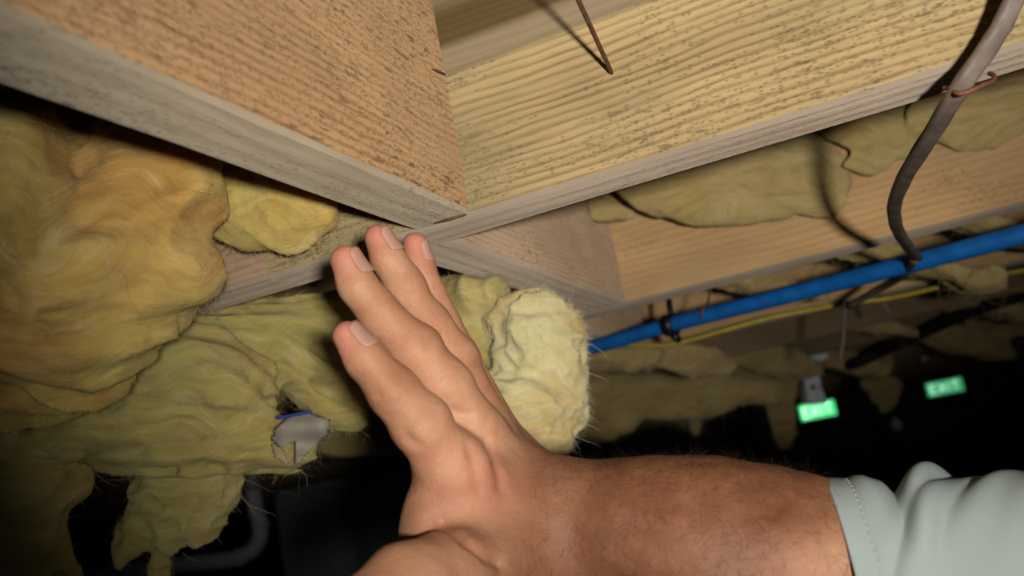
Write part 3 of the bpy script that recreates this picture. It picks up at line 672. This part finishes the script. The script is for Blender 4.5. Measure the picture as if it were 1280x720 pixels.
# torn facing paper
def sheet(name, outline, t, mat, label, cat, dz=.008, parent=None, seed=0, n=22):
    """flat torn sheet with thickness: grid clipped to a polygon, crumpled"""
    ol = np.array(outline, float); lo = ol.min(0); hi = ol.max(0); V = []; idx = {}; Fc = []
    def inside(x, y):
        r = False; j = len(ol) - 1
        for i in range(len(ol)):
            if (ol[i][1] > y) != (ol[j][1] > y) and x < (ol[j][0] - ol[i][0]) * (y - ol[i][1]) / (ol[j][1] - ol[i][1]) + ol[i][0]: r = not r
            j = i
        return r
    gx = np.linspace(lo[0], hi[0], n + 1); gy = np.linspace(lo[1], hi[1], n + 1)
    for i in range(n):
        for j in range(n):
            if inside((gx[i] + gx[i + 1]) / 2, (gy[j] + gy[j + 1]) / 2):
                q = []
                for a, b in ((i, j), (i, j + 1), (i + 1, j + 1), (i + 1, j)):
                    if (a, b) not in idx:
                        idx[(a, b)] = len(V); x, y = gx[a], gy[b]
                        d = float(vnoise(np.array([x * .045 + seed]), np.array([y * .045]), np.array([seed * 1.7]))[0]) * dz
                        V.append(P(x, y, t + d))
                    q.append(idx[(a, b)])
                Fc.append(q)
    o = meshobj(name, V, Fc, mat, parent); tag(o, label, cat)
    md = o.modifiers.new('thickness', 'SOLIDIFY'); md.thickness = .0012; md.offset = 0
    return o
sheet('facing_paper', [(345, 535), (362, 520), (385, 516), (412, 526), (408, 545), (388, 562), (371, 580), (368, 552), (350, 560), (340, 548)], .56, PAPER,
      'torn whitish paper flap sticking out under the batt, left of the palm', 'paper', seed=3)
sheet('facing_paper', [(340, 555), (352, 560), (366, 592), (358, 580), (345, 572)], .565, PAPERC, 'small buff paper shred below the white paper flap', 'paper', seed=5, n=12)
pf = bpy.data.objects['facing_paper']; bx = [P(x, y, .553) for x, y in ((345, 521), (388, 513), (389, 517), (346, 525))]; bx += [q - CZ * .0015 for q in bx]
be = meshobj('blue_edge', bx, [(0, 1, 2, 3), (7, 6, 5, 4), (0, 4, 5, 1), (1, 5, 6, 2), (2, 6, 7, 3), (3, 7, 4, 0)], plain('blue_print', (.02, .05, .25), .7), pf, smooth=False); be['label'] = 'blue printed edge strip'
ribbon_thing('electric_wire', 'thin dark red wire running across the dark under the fingers', 'wire', spline([P(360, 578, 1.7), P(450, 579, 1.7), P(560, 580, 1.7), P(700, 582, 1.7)], 4), .003, plain('dark_red_sheath', (.07, .014, .014), .6), 8)

# ------------------------------------------------------------------ the person's right hand and arm
person = empty('person', P(1500, 760, .30), 'person whose bare right hand and forearm reach in from the lower right, grey-green sleeve', 'person')
PX = lambda r, t: r * t / F_PX
FING = {
 'index': [(433, 419, .372, 20), (455, 449, .372, 25), (490, 488, .374, 30), (527, 530, .377, 35), (565, 585, .385, 42)],
 'middle': [(431, 324, .392, 20), (447, 356, .392, 24), (478, 396, .394, 27.5), (520, 437, .396, 30), (556, 482, .398, 34), (592, 545, .405, 38)],
 'ring': [(471, 296, .415, 18), (484, 324, .415, 21.5), (507, 361, .415, 24.5), (537, 404, .415, 27), (566, 450, .418, 31), (606, 540, .423, 36)],
 'little': [(519, 305, .432, 14.5), (524, 332, .432, 17), (536, 366, .432, 19), (553, 402, .432, 21), (573, 448, .436, 26), (610, 535, .44, 34)],
 'thumb': [(446, 792, .325, 48), (468, 768, .328, 55), (512, 738, .335, 60), (560, 724, .352, 58), (606, 708, .375, 56)],
}
hl = np.full(3, 9.); hh = np.full(3, -9.)
pt_all = [P(a, b, c) for f in FING.values() for a, b, c, r in f] + [P(1290, 760, .36), P(1290, 600, .42), P(800, 640, .44)]
for q in pt_all: hl = np.minimum(hl, q - .035); hh = np.maximum(hh, q + .035)
G = Grid(hl, hh, .00125)
fingers = np.full(G.n, .05, np.float32)
for nm, f in FING.items():
    Ff = np.full(G.n, .05, np.float32)
    for i in range(len(f) - 1):
        a, b = f[i], f[i + 1]
        G.cone(P(*a[:3]), P(*b[:3]), PX(a[3], a[2]), PX(b[3], b[2]), .003 if i else .002, m=.008, Fd=Ff)
    # slightly fuller finger pads and knuckles
    if nm in ('middle', 'index'):
        j = f[-3] if nm == 'middle' else f[-2]; e = P(*j[:3]); G.ell(e, (CX, CY, CZ), [PX(j[3] * 1.02, j[2])] * 3, .004, m=.008, Fd=Ff)
    fingers = smin(fingers, Ff, .0012 if nm != 'thumb' else .004)
# palm: metacarpals to the wrist
W_ = {'index': (640, 640, .405, 62), 'middle': (650, 628, .415, 58), 'ring': (662, 625, .425, 54), 'little': (672, 622, .432, 50), 'thumb': (668, 690, .40, 66)}
for nm in W_:
    a = FING[nm][-1]; b = W_[nm]; G.cone(P(*a[:3]), P(*b[:3]), PX(a[3], a[2]), PX(b[3], b[2]), .007, m=.02)
G.cone(P(580, 640, .39), P(640, 660, .40), PX(50, .39), PX(55, .4), .012, m=.02)      # thenar and web
G.cone(P(536, 664, .375), P(600, 690, .385), PX(28, .375), PX(45, .385), .010, m=.02)
G.cone(P(566, 600, .388), P(596, 672, .388), PX(44, .388), PX(52, .388), .010, m=.02)
G.cone(P(552, 620, .388), P(540, 668, .38), PX(30, .388), PX(30, .38), .008, m=.02)
ARM = [(668, 657, .412, 74), (740, 670, .41, 85), (820, 680, .402, 99), (900, 690, .396, 109), (990, 707, .39, 106), (1080, 732, .388, 101), (1150, 750, .386, 86), (1290, 770, .375, 82)]
for a, b in zip(ARM[:-1], ARM[1:]):
    G.cone(P(*a[:3]), P(*b[:3]), PX(a[3], a[2]), PX(b[3], b[2]), .014, m=.03)
G.F = smin(G.F, fingers, .0055)
def hit(x, y, t0=.26, t1=.5):                         # where the line of sight meets the skin
    for t in np.arange(t0, t1, .0008):
        if G.sample(P(x, y, t)) < 0: return t
    return None
def groove(pts, r, depth):
    q = []
    for x, y in pts:
        t = hit(x, y)
        if t: q.append(P(x, y, t + r - depth) - 0 * CZ if False else P(x, y, t - r + depth))
    Fg = np.full(G.n, .05, np.float32)
    for a, b in zip(q[:-1], q[1:]):
        G.cone(a, b, r, r, .001, m=.006, Fd=Fg)
    G.F = -smin(-G.F, Fg, .0022)
G.cone(P(534, 640, .382), P(534, 668, .38), PX(22, .38), PX(24, .38), .010, m=.02)
groove([(551, 652), (564, 663), (582, 678), (606, 696), (625, 705)], .0021, .0025)     # deep crease at the root of the thumb
groove([(563, 512), (574, 519), (586, 519)], .0018, .0013)
groove([(590, 560), (597, 585), (600, 610)], .003, .0009)
groove([(612, 552), (622, 580), (630, 610)], .003, .0009)
groove([(468, 486), (474, 494)], .0012, .0006); groove([(505, 541), (514, 552), (522, 556)], .0016, .0009)
V, Q = surface_nets(G.F, G.lo, .00125)
N = vnormals(V, Q)
# fine undulation of tendons and skin
nz = vnoise(V[:, 0] * 55, V[:, 1] * 55, V[:, 2] * 55) * .0010 + vnoise(V[:, 0] * 150, V[:, 1] * 150, V[:, 2] * 150) * .00035
V = V + N * nz[:, None]
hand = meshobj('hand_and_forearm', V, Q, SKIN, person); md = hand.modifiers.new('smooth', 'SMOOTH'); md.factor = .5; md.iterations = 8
# tan of the forearm and redness of the fingertips (real pigment), stored on the points
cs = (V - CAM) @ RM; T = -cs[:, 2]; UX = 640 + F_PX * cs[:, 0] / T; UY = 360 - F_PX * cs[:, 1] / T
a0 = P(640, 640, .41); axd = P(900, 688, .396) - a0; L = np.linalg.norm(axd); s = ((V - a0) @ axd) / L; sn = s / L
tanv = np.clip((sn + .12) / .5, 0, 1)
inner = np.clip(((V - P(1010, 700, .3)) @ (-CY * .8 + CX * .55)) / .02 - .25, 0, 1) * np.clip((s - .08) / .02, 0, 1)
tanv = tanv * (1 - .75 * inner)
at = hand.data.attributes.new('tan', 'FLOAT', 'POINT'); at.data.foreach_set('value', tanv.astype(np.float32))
red = np.zeros(len(V))
for f in FING.values():
    red = np.maximum(red, np.clip(1 - np.linalg.norm(V - P(*f[0][:3]), axis=1) / .016, 0, 1))
red = np.maximum(red, .45 * np.clip(1 - np.linalg.norm(V - P(600, 580, .37), axis=1) / .03, 0, 1))
at = hand.data.attributes.new('red', 'FLOAT', 'POINT'); at.data.foreach_set('value', red.astype(np.float32))
# fingernails
def nail(tip, nxt, dors, wfac=.70, length=.0115):
    a = P(*tip[:3]); b = P(*nxt[:3]); ax = a - b; ax /= np.linalg.norm(ax); d = np.array(dors, float); d -= ax * (d @ ax); d /= np.linalg.norm(d); sd = np.cross(ax, d)
    r = PX(tip[3], tip[2]); V = []; Fc = []; nu, nv = 12, 12
    for i in range(nu + 1):
        u = i / nu                                    # 0 at the cuticle, 1 at the free edge
        for j in range(nv + 1):
            v = (j / nv - .5) * 2
            end = math.sqrt(max(0, 1 - abs(v) ** 2.6)); uu = .5 + (u - .5) * (.55 + .45 * end)
            ang = v * math.radians(54) * wfac
            dirn = math.cos(ang) * d + math.sin(ang) * sd; base = a + ax * (-.0055 + (uu - .35) * length)
            lo_, hi_ = 0, r * 1.6
            for _ in range(14):
                mid = (lo_ + hi_) / 2
                if G.sample(base + dirn * mid) < 0: lo_ = mid
                else: hi_ = mid
            V.append(base + dirn * (max(lo_, r * .55) + .00035 - .0003 * abs(v) ** 6))
    for i in range(nu):
        for j in range(nv):
            k = i * (nv + 1) + j; Fc.append([k, k + 1, k + nv + 2, k + nv + 1])
    o = meshobj('fingernail', V, Fc, NAILM, person); m = o.modifiers.new('thickness', 'SOLIDIFY'); m.thickness = .0006; m.offset = 1
DR = CX * .80 + CY * .25 + CZ * .45
for nm, dd in (('index', CX * .85 + CY * .42 + CZ * .42), ('middle', CX * .9 + CY * .3 + CZ * .34), ('ring', CX * .9 + CY * .15 + CZ * .40), ('little', CX * .95 + CZ * .30)):
    nail(FING[nm][0], FING[nm][1], dd, length=.0125 if nm != 'little' else .010)
nail(FING['thumb'][0], FING['thumb'][1], CY * .4 + CZ * .9 + CX * .2, length=.014)
# hairs on the forearm
sel = (s > .01) & (UX < 1075)
Vs, Ns = V[sel], N[sel]; dn = axd / L
fibres('arm_hair', Vs, Ns, 5200, .005, .012, .0001, HAIR, person, flow=None, lift=.0018, curl=.35, seed=11, hang=1)
sel = (s > .02) & (UX < 1060) & (N @ CY > .75)
fibres('arm_hair', V[sel], N[sel], 700, .005, .010, .00009, HAIR, person, flow=None, lift=.003, curl=.3, seed=12, hang=1)

# ------------------------------------------------------------------ shirt sleeve
SA = [(1060, 736, .387, 131), (1125, 741, .383, 134), (1200, 745, .378, 140), (1290, 753, .370, 148), (1400, 770, .355, 158), (1600, 830, .31, 180), (1800, 960, .25, 220)]
ctr = [P(*a[:3]) for a in SA] + [CAM + .335 * CX - .20 * CY - .13 * CZ, CAM + .41 * CX - .25 * CY + .02 * CZ, CAM + .44 * CX - .28 * CY + .14 * CZ]
rad_ = [PX(a[3], a[2]) for a in SA] + [.058, .068, .075]
sp_ = spline(ctr, 24); rr = np.interp(np.linspace(0, len(ctr) - 1, len(sp_)), range(len(ctr)), rad_)
n = 160; Vv = []; Fc = []; k = len(sp_)
upv = CY.copy(); acc = 0
for i in range(k):
    d = sp_[min(i + 1, k - 1)] - sp_[max(i - 1, 0)]; d /= np.linalg.norm(d); u = upv - d * (upv @ d); u /= np.linalg.norm(u); s2 = np.cross(d, u)
    if i: acc += np.linalg.norm(sp_[i] - sp_[i - 1])
    for j in range(n):
        a = 2 * math.pi * j / n                       # a = 0 is the upper side
        x = acc; e = 1 - math.exp(-x / .012); tw = x * 14 * math.sin(a * 1.0 + .6)
        def fold(x0, a0, amp, wx, slope, wa):
            da = (a - a0 + math.pi) % (2 * math.pi) - math.pi
            return amp * math.exp(-((x - x0 - slope * da) / wx) ** 2) * math.exp(-(da / wa) ** 2)
        h = 0
        # folds: (distance from hem, angle, height, width, slant, spread). camera side is at angle about -90 deg
        h += fold(.041, -.05, .0062, .0065, -.016, 1.3) + fold(.030, -.1, -.0050, .0045, -.006, .9) + fold(.0565, -.5, -.0045, .0035, -.026, 1.5)
        h += fold(.070, -.2, .0030, .010, -.02, 1.2) + fold(.014, -.1, .0016, .004, .004, .6) + fold(.021, -.6, -.0022, .005, .014, .5)
        h += fold(.082, -.7, -.0035, .004, -.03, 1.2) + fold(.10, -.4, .005, .01, -.03, 1.2) + fold(.034, -1.3, .0022, .006, .002, 1.0)
        h += fold(.135, -.4, -.006, .008, -.03, 1.4) + fold(.17, -.5, .007, .014, -.03, 1.4)
        h *= 1.15 - 1.15 * math.exp(-(x / .009) ** 2)
        nzv = .0011 * math.sin(a * 5 + x * 40) * math.sin(x * 90 + a * 2) * min(1, x / .02)
        ramp_ = .0022 * math.exp(-((x - .0095) / .0012) ** 2) * -.35
        Vv.append(sp_[i] + (math.cos(a) * u + math.sin(a) * s2) * (rr[i] + h + nzv + ramp_) - d * .010 * math.cos(a))
for i in range(k - 1):
    for j in range(n):
        a = i * n + j; b = i * n + (j + 1) % n; Fc.append([a, b, b + n, a + n])
Fc.append([(k - 1) * n + j for j in range(n)])
slv = meshobj('shirt_sleeve', Vv, Fc, CLOTH, person); m = slv.modifiers.new('thickness', 'SOLIDIFY'); m.thickness = .0014; m.offset = 1
# stitching along the hem
Vv = np.array(Vv); acc = np.concatenate([[0], np.cumsum(np.linalg.norm(np.diff(sp_, axis=0), axis=1))])
ih = int(np.argmin(abs(acc - .0095))); ring = Vv[ih * n:(ih + 1) * n]; cen = ring.mean(0); SV = []; SF = []
for j in range(0, n, 2):
    a = ring[j]; b = ring[(j + 1) % n]; o_ = (a - cen) / np.linalg.norm(a - cen) * .0016; v1, f1 = tube([a + o_, b + o_], .00035, 5); SF += [[q + len(SV) for q in ff] for ff in f1]; SV += list(v1)
st = meshobj('stitching', SV, SF, THREAD, slv); st['kind'] = 'stuff'
